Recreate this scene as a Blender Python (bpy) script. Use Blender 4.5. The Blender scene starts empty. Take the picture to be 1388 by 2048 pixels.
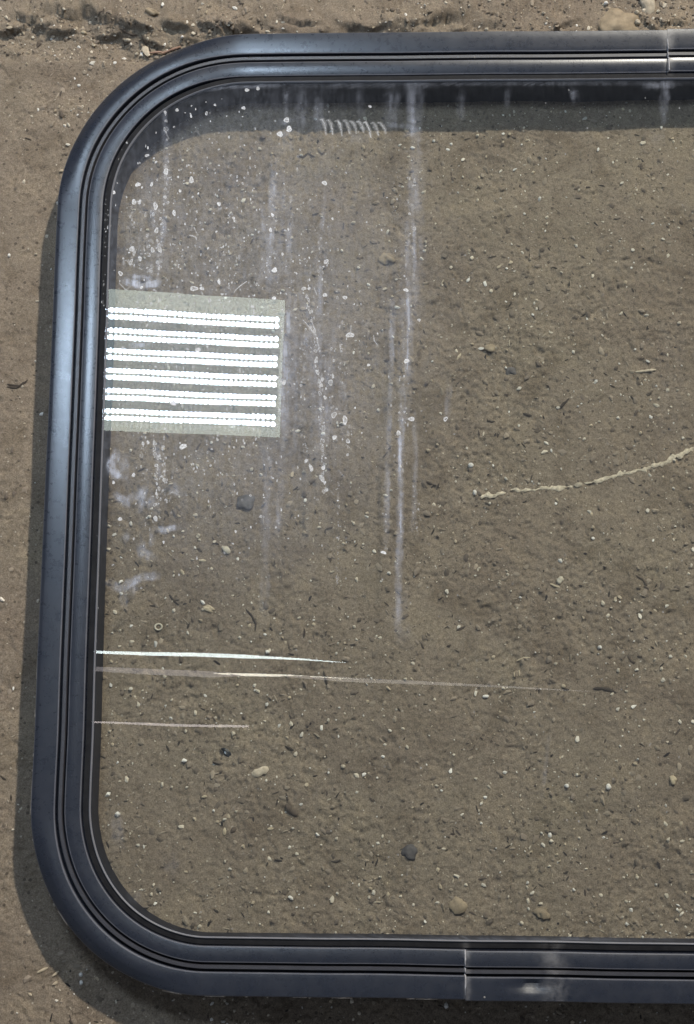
import bpy, bmesh, math, random
import numpy as np
from mathutils import Vector, Matrix

sc = bpy.context.scene
COL = sc.collection
R = math.radians

# ------------------------------------------------------------------ camera
F = 2500.0; W, H = 1388.0, 2048.0          # focal length in photo pixels
TILT = R(12.2); ZC = 1.04
cam = bpy.data.cameras.new('camera')
cam.sensor_fit = 'VERTICAL'; cam.sensor_height = 36.0
cam.lens = 36.0 * F / H
cam.clip_start = 0.02; cam.clip_end = 100
camo = bpy.data.objects.new('camera', cam); COL.objects.link(camo)
camo.location = (0, 0, ZC); camo.rotation_euler = (TILT, 0, 0)
sc.camera = camo

# ------------------------------------------------------------------ world, lamps, exposure
w = bpy.data.worlds.new('World'); sc.world = w; w.use_nodes = True
bg = w.node_tree.nodes['Background']
bg.inputs[0].default_value = (0.80, 0.90, 1.08, 1); bg.inputs[1].default_value = 0.135
ld = bpy.data.lights.new('shed_floodlight', 'SPOT')
ld.energy = 935.0; ld.color = (1.0, 0.90, 0.76); ld.shadow_soft_size = 0.06
ld.spot_size = R(50); ld.spot_blend = 0.6
lo = bpy.data.objects.new('shed_floodlight', ld); COL.objects.link(lo)
LPOS = Vector((1.58, 3.18, 3.32)); lo.location = LPOS
lo.rotation_euler = (Vector((0.05, 0.25, 0)) - LPOS).to_track_quat('-Z', 'Y').to_euler()
vs = sc.view_settings
vs.view_transform = 'Standard'; vs.look = 'None'; vs.gamma = 1.0; vs.exposure = 0.0
try: vs.use_curve_mapping = False
except Exception: pass
sc.cycles.max_bounces = 8; sc.cycles.transparent_max_bounces = 16
sc.cycles.sample_clamp_indirect = 4.0
sc.cycles.caustics_reflective = False; sc.cycles.caustics_refractive = False

# ------------------------------------------------------------------ plan helpers (photo plan -> metres on a level plane)
ct, st = math.cos(TILT), math.sin(TILT)
def at(px, py, z=0.0):
    dx = (px - W/2)/F; dy = -(py - H/2)/F
    d = Vector((dx, dy*ct + st, dy*st - ct))
    t = (z - ZC)/d.z
    return Vector((d.x*t, d.y*t, z))
MM = 0.001
PXM = 0.00041                                # about one photo pixel on the ground, in metres

# ------------------------------------------------------------------ numpy noise
class Noise:
    def __init__(s, seed):
        s.g = np.random.RandomState(seed).rand(256, 256)*2 - 1; s.c, s.s = math.cos(seed*1.7), math.sin(seed*1.7)
    def __call__(s, x, y):
        x, y = x*s.c-y*s.s, x*s.s+y*s.c
        xi = np.floor(x).astype(int); yi = np.floor(y).astype(int)
        fx = x - xi; fy = y - yi
        fx = fx*fx*fx*(fx*(fx*6-15)+10); fy = fy*fy*fy*(fy*(fy*6-15)+10)
        g = s.g; a, b, c, d = xi & 255, (xi+1) & 255, yi & 255, (yi+1) & 255
        return (g[a, c]*(1-fx) + g[b, c]*fx)*(1-fy) + (g[a, d]*(1-fx) + g[b, d]*fx)*fy
N = [Noise(i+11) for i in range(14)]
def sstep(a, b, x):
    t = np.clip((x-a)/(b-a), 0, 1); return t*t*(3-2*t)

def edge_y(x):                                # crumbling edge of the thicker earth layer at the far side
    ks = [(-2.6, 40), (-120, 75), (0, 58), (60, 44), (120, 34), (170, 36), (215, 48), (300, 64), (420, 66), (560, 74), (700, 60), (800, 48), (900, 34), (1000, 12), (1150, -20), (1300, -50), (1500, -40)]
    ks = ks[1:]
    xs = [at(a, b).x for a, b in ks]; ys = [at(a, b).y for a, b in ks]
    return np.interp(x, xs, ys)
ARCS = [((812, 1282), 26, 20, 190, 350, .0011), ((1112, 1383), 36, 17, 110, 250, .0010), ((492, 1000), 24, 24, 60, 250, .0006), ((1324, 393), 20, 20, 0, 360, .0007), ((1345, 1285), 26, 34, 20, 330, .0006)]
LEDGES = [([(-30, 76), (0, 68), (25, 61), (52, 54)], 3.4), ([(38, 34), (58, 41), (82, 38)], 3.2), ([(92, 26), (120, 19), (135, 32), (152, 30)], 3.2), ([(168, 22), (186, 25), (205, 38), (224, 42)], 3.4), ([(68, 55), (90, 54), (108, 50)], 2.8), ([(104, 69), (130, 65), (152, 60)], 2.8),
          ([(192, 70), (215, 73), (238, 69)], 2.8), ([(232, 43), (256, 56), (282, 59), (304, 63)], 3.4), ([(284, 74), (300, 85), (320, 87)], 2.6), ([(328, 51), (352, 58), (376, 60)], 3.2), ([(262, 47), (282, 56)], 2.4), ([(398, 52), (425, 60), (448, 71)], 3.2), ([(440, 54), (470, 66), (500, 66)], 2.8),
          ([(826, 55), (862, 46), (905, 33)], 2.4), ([(905, 58), (935, 56)], 2.0), ([(1105, 60), (1130, 48), (1160, 40)], 2.4), ([(1196, 52), (1206, 34), (1230, 22)], 2.2), ([(1280, 34), (1300, 52), (1312, 58)], 2.4), ([(1326, 50), (1345, 44), (1368, 50)], 2.4), ([(560, 40), (600, 52), (640, 50)], 2.2), ([(700, 58), (740, 60), (775, 52)], 2.0)]
def ground_z(x, y):
    x = np.asarray(x, float); y = np.asarray(y, float)
    z = 2.2*MM*N[0](x/.16+3, y/.16) + 1.1*MM*N[1](x/.06, y/.06+9)
    wx = x + .007*N[2](x/.016, y/.016) + .003*N[9](x/.005, y/.005); wy = y + .007*N[3](x/.016, y/.016) + .003*N[11](x/.005, y/.005)
    rough = .18 + .95*sstep(-.55, .7, N[4](x/.09+5, y/.09+2)+.5*N[0](x/.03, y/.03))
    z += rough*.55*MM*N[5](wx/.0085, wy/.0085)
    z += rough*.70*MM*(.35-np.abs(N[6](wx/.0055+40, wy/.0055)))
    z += (.25+rough)*.45*MM*N[7](x/.0030, y/.0030+7)
    z += .36*MM*N[12](x/.0017, y/.0017)
    z -= rough*1.1*MM*sstep(.50, .72, N[13](wx/.0046+60, wy/.0046)) + .9*MM*sstep(.58, .75, N[8](wx/.0075+20, wy/.0075+50))
    # eroded layer edge
    e = y - edge_y(x) + .006*N[8](x/.03, y/.03) + .004*N[9](x/.011, y/.011)
    fade = 1 - .65*sstep(at(900, 40).x, at(1050, 40).x, x)
    wide = np.exp(-((e+.010)/.020)**2)
    z += fade*3.2*MM*sstep(-.008, .008, e) 
    h = 1.6*N[10](x/.040+2*y, (y+.22*x)/.013+.4*N[8](x/.02, y/.02)) + .7*N[11](x/.015, (y+.2*x)/.007) + e/.016
    def terrace(t, k=.16):
        b = np.floor(t); return b + sstep(.5-k, .5+k, t-b)
    wide = np.exp(-((e+.012)/.024)**4)
    z += fade*wide*(1.1*MM*(terrace(h)-e/.016) + 1.6*MM*terrace(h*2.3+.4*N[9](x/.008, y/.008), .10)/2.3)
    for pts, amp in LEDGES:
        P = [at(a, b) for a, b in pts]; xa, xb = P[0].x, P[-1].x
        m = (x > xa-.006) & (x < xb+.006) & (np.abs(y-P[0].y) < .09)
        if not m.any(): continue
        xm, ym = x[m], y[m]; yl = np.interp(xm, [p.x for p in P], [p.y for p in P]) + .0016*N[9](xm/.006, ym/.02) + .0008*N[7](xm/.0025, ym/.02)
        d = ym-yl; endf = sstep(xa-.005, xa+.004, xm)*sstep(xb+.005, xb-.004, xm)
        z[m] += endf*1.8*amp*MM*(sstep(-.0010, .0006, d)*np.exp(-np.maximum(d, 0)/.009) - .45*np.exp(-((d+.0022)/.0022)**2))
    far = sstep(-.002, .03, e)
    z += far*1.3*MM*N[9](x/.012+70, y/.012)+ far*.9*MM*(.3-np.abs(N[10](x/.007, y/.007)))
    # faint low lip below the rubble, only left of the window
    c = at(100, 128)
    z += .9*MM*np.exp(-((y-c.y+.02*(x-c.x)+.003*N[8](x/.02, 3+0*y))/.006)**2)*sstep(at(420, 0).x, at(250, 0).x, x)
    for (px, py), ra, rb, a0, a1, dep in ARCS:
        c = at(px, py); dx = (x-c.x)/(ra*PXM); dy = (y-c.y)/(rb*PXM)
        r = np.hypot(dx, dy); an = np.degrees(np.arctan2(dy, dx)) % 360
        m = np.exp(-((r-1)/.10)**2)*sstep(a0-6, a0+14, an)*sstep(a1+6, a1-14, an)
        z = z - dep*m + .4*dep*np.exp(-((r-1.18)/.1)**2)*sstep(a0-6, a0+14, an)*sstep(a1+6, a1-14, an)
    return z
Z0 = 0.0
def gz(x, y): return float(ground_z(np.array([x]), np.array([y]))[0])
def on(px, py, dz=0.0):
    p = at(px, py); p.z = gz(p.x, p.y) + dz; return p

# ------------------------------------------------------------------ material helpers
def lin(r, g, b):
    f = lambda c: ((c/255+.055)/1.055)**2.4 if c/255 > .04045 else c/255/12.92
    return (f(r), f(g), f(b), 1)
class NT:
    def __init__(s, name):
        s.m = bpy.data.materials.new(name); s.m.use_nodes = True; s.t = s.m.node_tree
        s.t.nodes.clear(); s.out = s.n('ShaderNodeOutputMaterial')
    def n(s, k, **kw):
        o = s.t.nodes.new(k)
        for a, b in kw.items():
            if a[0] == 'i' and a[1:].isdigit(): o.inputs[int(a[1:])].default_value = b
            else: setattr(o, a, b)
        return o
    def l(s, a, b): s.t.links.new(a, b)
    def noise(s, co, scale, detail=3, rough=.55, dist=0.0):
        o = s.n('ShaderNodeTexNoise'); o.inputs['Scale'].default_value = scale; o.inputs['Detail'].default_value = detail
        o.inputs['Roughness'].default_value = rough; o.inputs['Distortion'].default_value = dist; s.l(co, o.inputs['Vector']); return o.outputs['Fac']
    def ramp(s, f, *st):
        o = s.n('ShaderNodeValToRGB'); el = o.color_ramp.elements
        while len(el) < len(st): el.new(.5)
        for e, (p, c) in zip(el, st): e.position = p; e.color = c if len(c) == 4 else (*c, 1)
        s.l(f, o.inputs[0]); return o.outputs[0]
    def mix(s, f, a, b, mode='MIX'):
        o = s.n('ShaderNodeMix', data_type='RGBA', blend_type=mode)
        for v, i in ((f, 0), (a, 6), (b, 7)):
            if hasattr(v, 'is_linked'): s.l(v, o.inputs[i])
            else: o.inputs[i].default_value = v
        return o.outputs[2]
    def math(s, op, a, b=0.0, clamp=False):
        o = s.n('ShaderNodeMath', operation=op, use_clamp=clamp)
        for v, i in ((a, 0), (b, 1)):
            if hasattr(v, 'is_linked'): s.l(v, o.inputs[i])
            else: o.inputs[i].default_value = v
        return o.outputs[0]
    def pos(s):
        return s.n('ShaderNodeNewGeometry').outputs['Position']
    def bump(s, h, strength, dist, prev=None):
        o = s.n('ShaderNodeBump'); o.inputs['Strength'].default_value = strength; o.inputs['Distance'].default_value = dist
        s.l(h, o.inputs['Height'])
        if prev is not None: s.l(prev, o.inputs['Normal'])
        return o.outputs[0]
    def principled(s, col, rough, nrm=None, spec=.5, **kw):
        o = s.n('ShaderNodeBsdfPrincipled')
        for v, k in ((col, 'Base Color'), (rough, 'Roughness'), (spec, 'Specular IOR Level')):
            if hasattr(v, 'is_linked'): s.l(v, o.inputs[k])
            else: o.inputs[k].default_value = v
        if nrm is not None: s.l(nrm, o.inputs['Normal'])
        s.l(o.outputs[0], s.out.inputs[0]); return o

def mat_earth():
    t = NT('packed_earth'); co = t.pos()
    big = t.noise(co, 8.5, 4, .6); mid = t.noise(co, 38, 4, .6); fine = t.noise(co, 330, 3, .65, .6); tiny = t.noise(co, 900, 2, .6)
    c = t.ramp(big, (.30, (.178, .143, .112)), (.50, (.212, .175, .136)), (.70, (.212, .178, .134)))
    c = t.mix(t.math('MULTIPLY', t.ramp(mid, (.35, (0, 0, 0)), (.7, (1, 1, 1))), .35), c, (.245, .205, .155, 1))
    sh = t.ramp(fine, (.32, (.58, .56, .54)), (.46, (1, 1, 1)), (.57, (1, 1, 1)), (.70, (1.36, 1.34, 1.30)))
    calm = t.ramp(t.noise(co, 12, 3, .6), (.38, (.40, .40, .40)), (.62, (1, 1, 1)))
    c = t.mix(calm, c, t.mix(1.0, c, sh, 'MULTIPLY'))
    c = t.mix(.75, c, t.ramp(tiny, (.34, (.62, .62, .62)), (.66, (1.32, 1.32, 1.32))), 'MULTIPLY')
    c = t.mix(1.0, c, t.ramp(t.noise(co, 24, 5, .65, .8), (.34, (.78, .76, .73)), (.50, (1, 1, 1)), (.66, (1.13, 1.12, 1.08))), 'MULTIPLY')
    # dark organic crumbs and pale mineral crumbs pressed into the surface
    v = t.n('ShaderNodeTexVoronoi'); v.inputs['Scale'].default_value = 210; t.l(co, v.inputs['Vector'])
    pick = t.math('GREATER_THAN', v.outputs['Color'], .80)
    dm = t.math('MULTIPLY', pick, t.math('LESS_THAN', v.outputs['Distance'], .28))
    c = t.mix(t.math('MULTIPLY', dm, .8), c, (.075, .062, .050, 1))
    v2 = t.n('ShaderNodeTexVoronoi'); v2.inputs['Scale'].default_value = 260; t.l(co, v2.inputs['Vector'])
    pick2 = t.math('GREATER_THAN', v2.outputs['Color'], .84)
    dm2 = t.math('MULTIPLY', pick2, t.math('LESS_THAN', v2.outputs['Distance'], .22))
    c = t.mix(t.math('MULTIPLY', dm2, .60), c, (.46, .42, .35, 1))
    b = t.bump(fine, .55, .0010); b = t.bump(tiny, .35, .0005, b)
    t.principled(c, .93, b, .25); return t.m
def mat_rubber(name, base, rough, dust=.05, spec=.80):
    t = NT(name); co = t.pos()
    n1 = t.noise(co, 85, 5, .65); n2 = t.noise(co, 700, 3, .6); n3 = t.noise(co, 16, 2)
    c = t.mix(t.math('MULTIPLY', t.ramp(n1, (.30, (0, 0, 0)), (.85, (1, 1, 1))), dust), base, (.30, .29, .29, 1))
    v = t.n('ShaderNodeTexVoronoi'); v.inputs['Scale'].default_value = 95; t.l(co, v.inputs['Vector'])
    dot = t.math('MULTIPLY', t.math('GREATER_THAN', v.outputs['Color'], .88), t.math('LESS_THAN', v.outputs['Distance'], .085))
    c = t.mix(t.math('MULTIPLY', dot, .5), c, (.42, .40, .38, 1))
    sx = t.n('ShaderNodeSeparateXYZ'); t.l(co, sx.inputs[0]); sm = None
    for c0, wd in ((at(1337, 80, .04), .0045), (at(934, 1960, .04), .0025), (at(1110, 1965, .04), .010)):
        g_ = t.math('ADD', t.math('POWER', t.math('DIVIDE', t.math('SUBTRACT', sx.outputs[0], c0.x), wd), 2.0), t.math('POWER', t.math('DIVIDE', t.math('SUBTRACT', sx.outputs[1], c0.y), .035), 2.0))
        g_ = t.math('POWER', 2.718, t.math('MULTIPLY', g_, -1.0)); sm = g_ if sm is None else t.math('ADD', sm, g_)
    sm = t.math('MULTIPLY', sm, t.ramp(n1, (.35, (0, 0, 0)), (.62, (1, 1, 1))), True)
    c = t.mix(t.math('MULTIPLY', sm, .30), c, (.36, .35, .35, 1))
    r = t.math('ADD', t.math('MULTIPLY', n1, .06), rough-.03)
    r = t.math('ADD', r, t.math('MULTIPLY', sm, .2))
    r = t.math('ADD', r, t.math('MULTIPLY', dot, .4), True)
    mp = t.n('ShaderNodeMapping'); mp.inputs['Scale'].default_value = (1, 1, 1); t.l(co, mp.inputs['Vector']); n4 = t.noise(mp.outputs[0], 190, 4, .7)
    r = t.math('ADD', r, t.math('MULTIPLY', t.math('SUBTRACT', n4, .5), .12), True)
    b = t.bump(n2, .12, .0003); b = t.bump(n3, .07, .0012, b)
    pb = t.principled(c, r, b, spec); pb.inputs['Specular Tint'].default_value = (.90, .95, 1.0, 1); return t.m
def mat_plain(name, col, rough=.8, var=.25, scale=250, spec=.3):
    t = NT(name); co = t.pos(); n = t.noise(co, scale, 3, .6); n2 = t.noise(co, scale*.25, 2)
    c = t.mix(1.0, col, t.ramp(n, (.25, (1-var,)*3), (.75, (1+var,)*3)), 'MULTIPLY')
    c = t.mix(.6, c, t.ramp(n2, (.3, (1-var,)*3), (.7, (1+var,)*3)), 'MULTIPLY')
    t.principled(c, rough, t.bump(n, .5, .0006), spec); return t.m
def mat_vcol(name, rough=.85):
    t = NT(name); a = t.n('ShaderNodeAttribute', attribute_name='tint')
    t.principled(a.outputs['Color'], rough, None, .3); return t.m
def mat_emit(name, col, s):
    t = NT(name); e = t.n('ShaderNodeEmission'); e.inputs[0].default_value = (*col, 1); e.inputs[1].default_value = s
    t.l(e.outputs[0], t.out.inputs[0]); return t.m
def mat_glass():
    t = NT('window_glass'); co = t.pos()
    lw = t.n('ShaderNodeLayerWeight'); lw.inputs[0].default_value = .5
    fr = t.math('ADD', t.math('MULTIPLY', t.math('POWER', lw.outputs['Facing'], 5.0), .9), .075, True)
    tr = t.n('ShaderNodeBsdfTransparent'); tr.inputs[0].default_value = (.955, .975, .955, 1)
    gl = t.n('ShaderNodeBsdfGlossy'); gl.inputs['Roughness'].default_value = 0.0
    wav = t.noise(co, 9, 1); gl_n = t.bump(wav, .03, .002); t.l(gl_n, gl.inputs['Normal'])
    m1 = t.n('ShaderNodeMixShader'); t.l(fr, m1.inputs[0]); t.l(tr.outputs[0], m1.inputs[1]); t.l(gl.outputs[0], m1.inputs[2])
    d = t.n('ShaderNodeAttribute', attribute_name='dust').outputs['Fac']
    mp = t.n('ShaderNodeMapping'); mp.inputs['Scale'].default_value = (1, .16, 1); t.l(co, mp.inputs['Vector'])
    stre = t.noise(mp.outputs[0], 420, 3, .6); cl = t.noise(co, 160, 3, .65)
    k = t.math('ADD', t.math('MULTIPLY', t.ramp(stre, (.3, (0, 0, 0)), (.7, (1, 1, 1))), .7), t.math('MULTIPLY', t.ramp(cl, (.35, (0, 0, 0)), (.7, (1, 1, 1))), .6))
    a = t.math('MULTIPLY', d, t.math('ADD', k, .30), True)
    df = t.n('ShaderNodeBsdfDiffuse'); df.inputs[0].default_value = (.63, .68, .82, 1)
    m2 = t.n('ShaderNodeMixShader'); t.l(a, m2.inputs[0]); t.l(m1.outputs[0], m2.inputs[1]); t.l(df.outputs[0], m2.inputs[2])
    t.l(m2.outputs[0], t.out.inputs[0]); return t.m
def mat_clear():
    t = NT('window_glass_underside'); tr = t.n('ShaderNodeBsdfTransparent'); t.l(tr.outputs[0], t.out.inputs[0]); return t.m
def mat_spot():
    t = NT('dried_water_mark'); co = t.pos()
    tr = t.n('ShaderNodeBsdfTransparent'); df = t.n('ShaderNodeBsdfDiffuse'); df.inputs[0].default_value = (.78, .79, .82, 1)
    a = t.n('ShaderNodeAttribute', attribute_name='cover').outputs['Fac']
    k = t.ramp(t.noise(co, 900, 2), (.30, (.45, .45, .45)), (.6, (1, 1, 1)))
    m = t.n('ShaderNodeMixShader'); t.l(t.math('MULTIPLY', a, k, True), m.inputs[0]); t.l(tr.outputs[0], m.inputs[1]); t.l(df.outputs[0], m.inputs[2])
    t.l(m.outputs[0], t.out.inputs[0]); return t.m

M = dict(
    earth=mat_earth(),
    outer=mat_rubber('black_rubber_outer', (.015, .019, .031, 1), .285),
    inner=mat_rubber('black_rubber_inner', (.016, .020, .032, 1), .285),
    strip=mat_rubber('grey_locking_rubber', (.037, .037, .046, 1), .45),
    body=mat_rubber('black_rubber_body', (.005, .007, .016, 1), .55, .04, .35),
    gasket=mat_rubber('recess_shaded_gasket', (.007, .007, .009, 1), .75, .05, .25), worn=mat_rubber('worn_rubber_edge', (.085, .090, .112, 1), .50, .2, .35),  # gasket: matt rubber darkened to paint in the shade of its recess
    lip=mat_rubber('worn_rubber_lip', (.17, .175, .20, 1), .36, .3),
    bead=mat_plain('grey_glue', (.34, .34, .36, 1), .6),
    glass=mat_glass(), clear=mat_clear(), spot=mat_spot(),
    grit=mat_vcol('grit'),
    greystone=mat_plain('grey_stone', (.125, .118, .116, 1)), darkstone=mat_plain('dark_stone', (.088, .083, .083, 1)),
    tanstone=mat_plain('tan_stone', (.290, .235, .165, 1), .9, .3, 160), paleston=mat_plain('pale_stone', (.42, .37, .29, 1)),
    white=mat_plain('white_stone', (.68, .66, .62, 1), .7, .12), straw=mat_plain('straw', (.46, .39, .28, 1), .7, .2, 400),
    palewood=mat_plain('pale_wood', (.50, .43, .33, 1), .7, .2, 400), darkwood=mat_plain('dark_wood', (.055, .045, .037, 1), .8),
    redwood=mat_plain('reddish_twig', (.30, .19, .14, 1), .7, .2, 300), brownbark=mat_plain('brown_bark', (.105, .083, .064, 1), .85), blackplastic=mat_plain('black_plastic', (.018, .022, .028, 1), .3, .2, 200, .6),
    shell=mat_plain('shell', (.50, .46, .37, 1), .6), fibre=mat_plain('bleached_fibre', (.50, .44, .34, 1), .85, .35, 420),
    housing=mat_plain('grey_painted_metal', (.22, .23, .23, 1), .5, .08),
)

def tag(o, label=None, cat=None, group=None, kind=None):
    for k, v in (('label', label), ('category', cat), ('group', group), ('kind', kind)):
        if v: o[k] = v
    return o
def link(name, me, mat=None, parent=None):
    o = bpy.data.objects.new(name, me); COL.objects.link(o)
    if mat is not None and not me.materials: me.materials.append(mat)
    if parent is not None: o.parent = parent
    return o
def mesh(name, v, f, smooth=False):
    me = bpy.data.meshes.new(name); me.from_pydata([tuple(p) for p in v], [], f); me.update()
    if smooth: me.shade_smooth()
    return me
def empty(name, loc=(0, 0, 0)):
    o = bpy.data.objects.new(name, None); COL.objects.link(o); o.location = loc; o.empty_display_size = .02; return o

# ------------------------------------------------------------------ ground
def axis(lo, hi, step, out):
    a = list(np.arange(lo, hi, step)); s = step; x = a[-1]; r = []
    while x < out: s *= 1.16; x += s; r.append(x)
    s = step; x = a[0]; l = []
    while x > -out: s *= 1.16; x -= s; l.append(x)
    return np.array(l[::-1] + a + r)
gx = axis(-.315, .315, .00125, 4.0); gy = axis(-.225, .685, .00125, 4.0)
X, Y = np.meshgrid(gx, gy)
Zg = ground_z(X, Y)
nx, ny = len(gx), len(gy)
co = np.stack([X, Y, Zg], -1).reshape(-1, 3)
idx = np.arange(nx*ny).reshape(ny, nx)
q = np.stack([idx[:-1, :-1], idx[:-1, 1:], idx[1:, 1:], idx[1:, :-1]], -1).reshape(-1, 4)
me = bpy.data.meshes.new('ground')
me.vertices.add(len(co)); me.vertices.foreach_set('co', co.ravel())
me.loops.add(q.size); me.loops.foreach_set('vertex_index', q.ravel().astype(np.int32))
me.polygons.add(len(q)); me.polygons.foreach_set('loop_start', np.arange(0, q.size, 4, dtype=np.int32))
me.update(); me.validate(); me.shade_smooth()
g = link('ground', me, M['earth']); tag(g, 'trodden brown earth floor flecked with grit', kind='structure')

# ------------------------------------------------------------------ window outline (outer edge of the rubber, 28 mm up)
ZE = .0375
def isect(a, b, c, d):
    x1, y1, x2, y2, x3, y3, x4, y4 = a.x, a.y, b.x, b.y, c.x, c.y, d.x, d.y
    k = (x1-x2)*(y3-y4)-(y1-y2)*(x3-x4)
    return Vector((((x1*y2-y1*x2)*(x3-x4)-(x1-x2)*(x3*y4-y3*x4))/k, ((x1*y2-y1*x2)*(y3-y4)-(y1-y2)*(x3*y4-y3*x4))/k))
Lt, Lb = at(111, 512, ZE), at(66, 1536, ZE)
Tt, Tr = at(520, 70.5, ZE), at(1388, 63, ZE)
Bl, Br = at(694, 1995.5, ZE), at(1388, 2005, ZE)
XR = .93
TL = isect(Lt, Lb, Tt, Tr); BL = isect(Lt, Lb, Bl, Br)
TRc = isect(Tt, Tr, Vector((XR, 0, 0)), Vector((XR, 1, 0))); BRc = isect(Bl, Br, Vector((XR, 0, 0)), Vector((XR, 1, 0)))
PX_T = (at(400, 200, ZE)-at(300, 200, ZE)).length/100; PX_B = (at(400, 1850, ZE)-at(300, 1850, ZE)).length/100
poly = [(TRc, .155), (TL, 372*PX_T), (BL, 366*PX_B), (BRc, .155)]       # counter-clockwise seen from above: right-top -> left-top -> left-bottom -> right-bottom
topx = at(1337, 80, .043).x; botx = at(931, 1960, .043).x
path = []                                                                 # (point, inward normal, corner weight)
n = len(poly)
fil = []
for i, (p, r) in enumerate(poly):
    a = (poly[i-1][0]-p).normalized(); b = (poly[(i+1) % n][0]-p).normalized()
    ang = a.angle(b); d = r/math.tan(ang/2); c = p + (a+b).normalized()*r/math.sin(ang/2)
    fil.append((p + a*d, p + b*d, c, r))
def straight(a, b, extra=None):
    L = (b-a).length; k = max(2, int(L/.004)); ts = [j/k for j in range(1, k)]
    if extra is not None:
        te = (extra-a.x)/(b.x-a.x)
        if 0 < te < 1: ts = [t for t in ts if abs(t-te)*L > .003] + [te]; ts.sort()
    d = (b-a).normalized(); nn = Vector((-d.y, d.x))
    return [(a.lerp(b, t), nn, 0.0) for t in ts]
for i in range(n):
    a, b, c, r = fil[i]
    a0 = math.atan2(a.y-c.y, a.x-c.x); a1 = math.atan2(b.y-c.y, b.x-c.x)
    while a1 < a0: a1 += 2*math.pi
    k = 44
    for j in range(k+1):
        t = a0+(a1-a0)*j/k
        nn = Vector((-math.cos(t), -math.sin(t)))
        u = j/k; cw = min(1, max(0, min(u, 1-u)/.30)); cw = cw*cw*(3-2*cw)
        path.append((Vector((c.x+r*math.cos(t), c.y+r*math.sin(t))), nn, cw))
    e = fil[(i+1) % n][0]
    path += straight(b, e, topx if i == 0 else (botx if i == 2 else None))
# start the loop at the top seam
ti = min(range(len(path)), key=lambda i: abs(path[i][0].x-topx) + (0 if path[i][0].y > .3 else 9))
path = path[ti:] + path[:ti]
bi = min(range(len(path)), key=lambda i: abs(path[i][0].x-botx) + (0 if path[i][0].y < .1 else 9))
NP = len(path)
cum = [0.0]
for i in range(NP): cum.append(cum[-1] + (path[(i+1) % NP][0]-path[i][0]).length)
wob = Noise(77)
def wobble(i):
    a = cum[i % NP]/cum[-1]*2*math.pi
    return float(wob(np.array([8+6*math.cos(a)*1.6]), np.array([8+6*math.sin(a)*1.6]))[0])

def sweep(name, prof, ids, closed, parent, mat, hook=None, dn=0.0, dz=0.0, wamp=.35*MM, tiltk=-.12):
    """prof(cw) -> closed list of (offset mm inwards, height mm)"""
    v, f = [], []; m = None
    for i in ids:
        p, nn, cw = path[i % NP]; pr = prof(cw); m = len(pr); wo = wobble(i)*wamp
        for k, (o, z) in enumerate(pr):
            oo = o*MM*oscale(nn) + dn + wo; zz = (z+LIFT)*MM + dz + (tiltk*max(0, -nn.y)**2*(1-cw)*(o-10)*MM if z > 31 else 0)
            x, y = p.x+nn.x*oo, p.y+nn.y*oo
            if hook: x, y, zz = hook(x, y, zz, o, z)
            v.append((x, y, zz))
    k = len(ids)
    for i in range(k if closed else k-1):
        j = (i+1) % k
        for a in range(m):
            b = (a+1) % m
            f.append((i*m+a, i*m+b, j*m+b, j*m+a))
    if not closed:
        f.append(tuple(range(m))[::-1]); f.append(tuple((k-1)*m+a for a in range(m)))
    me = mesh(name, v, f)
    if name in WORN:
        me.materials.append(mat); me.materials.append(M['worn'])
        me.polygons.foreach_set('material_index', np.array([1 if (q_ < (k if closed else k-1)*m and q_ % m in WORN[name]) else 0 for q_ in range(len(f))], dtype=np.int32))
    bm = bmesh.new(); bm.from_mesh(me); bmesh.ops.recalc_face_normals(bm, faces=bm.faces); bm.to_mesh(me); bm.free()
    me.shade_smooth(); me.set_sharp_from_angle(angle=R(38))
    return link(name, me, mat, parent)

def oscale(nn): return 1-.075*max(0, nn.y)**2
def lerp_prof(a, b): return lambda c: [(x0+(x1-x0)*c, z0+(z1-z0)*c) for (x0, z0), (x1, z1) in zip(a, b)]
OUT_S = [(7.2, 27.6), (.7, 28.6), (.1, 29.6), (0, 32.2), (.25, 33.2), (.9, 33.75), (4, 33.9), (7, 33.9), (10, 33.8), (14, 33.55), (17.9, 33.3), (18.7, 33.1), (18.95, 32.4), (19.1, 27.3), (7.2, 27.0)]
OUT_C = [(7.2, 26.6), (.7, 27.2), (.1, 27.8), (0, 29.3), (.25, 30.0), (.9, 30.7), (4, 32.6), (7, 34.4), (9.2, 35.6), (13.0, 35.6), (17.6, 35.1), (18.6, 34.7), (18.95, 33.6), (19.1, 27.3), (7.2, 27.0)]
LIFT = 6.0
outer_prof = lerp_prof(OUT_S, OUT_C)
strip_prof = lambda c: [(21.0, 27.2), (21.1, 32.2), (21.4, 32.7), (24.0, 32.7), (24.3, 32.2), (24.4, 27.2)]
inner_prof = lambda c: [(26.2, 27.2), (26.25, 32.6), (26.5, 33.15), (27.2, 33.4), (32, 33.25), (38.1, 32.8), (38.8, 32.5), (39.1, 31.8), (39.2, 27.2)]
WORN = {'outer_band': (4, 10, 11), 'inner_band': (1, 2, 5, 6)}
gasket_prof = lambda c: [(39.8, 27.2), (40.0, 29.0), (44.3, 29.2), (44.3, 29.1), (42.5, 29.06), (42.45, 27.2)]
lip_prof = lambda c: [(44.5, 29.1), (44.6, 30.0), (45.2, 30.6), (45.8, 30.2), (46.2, 29.2)]
body_prof = lambda c: [(7.0, -12.0), (7.0, 27.4), (42.4, 27.4), (42.5, 24.6), (46.0, 24.4), (45.2, -12.0)]
DENT = at(1066, 1957, .039)
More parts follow.
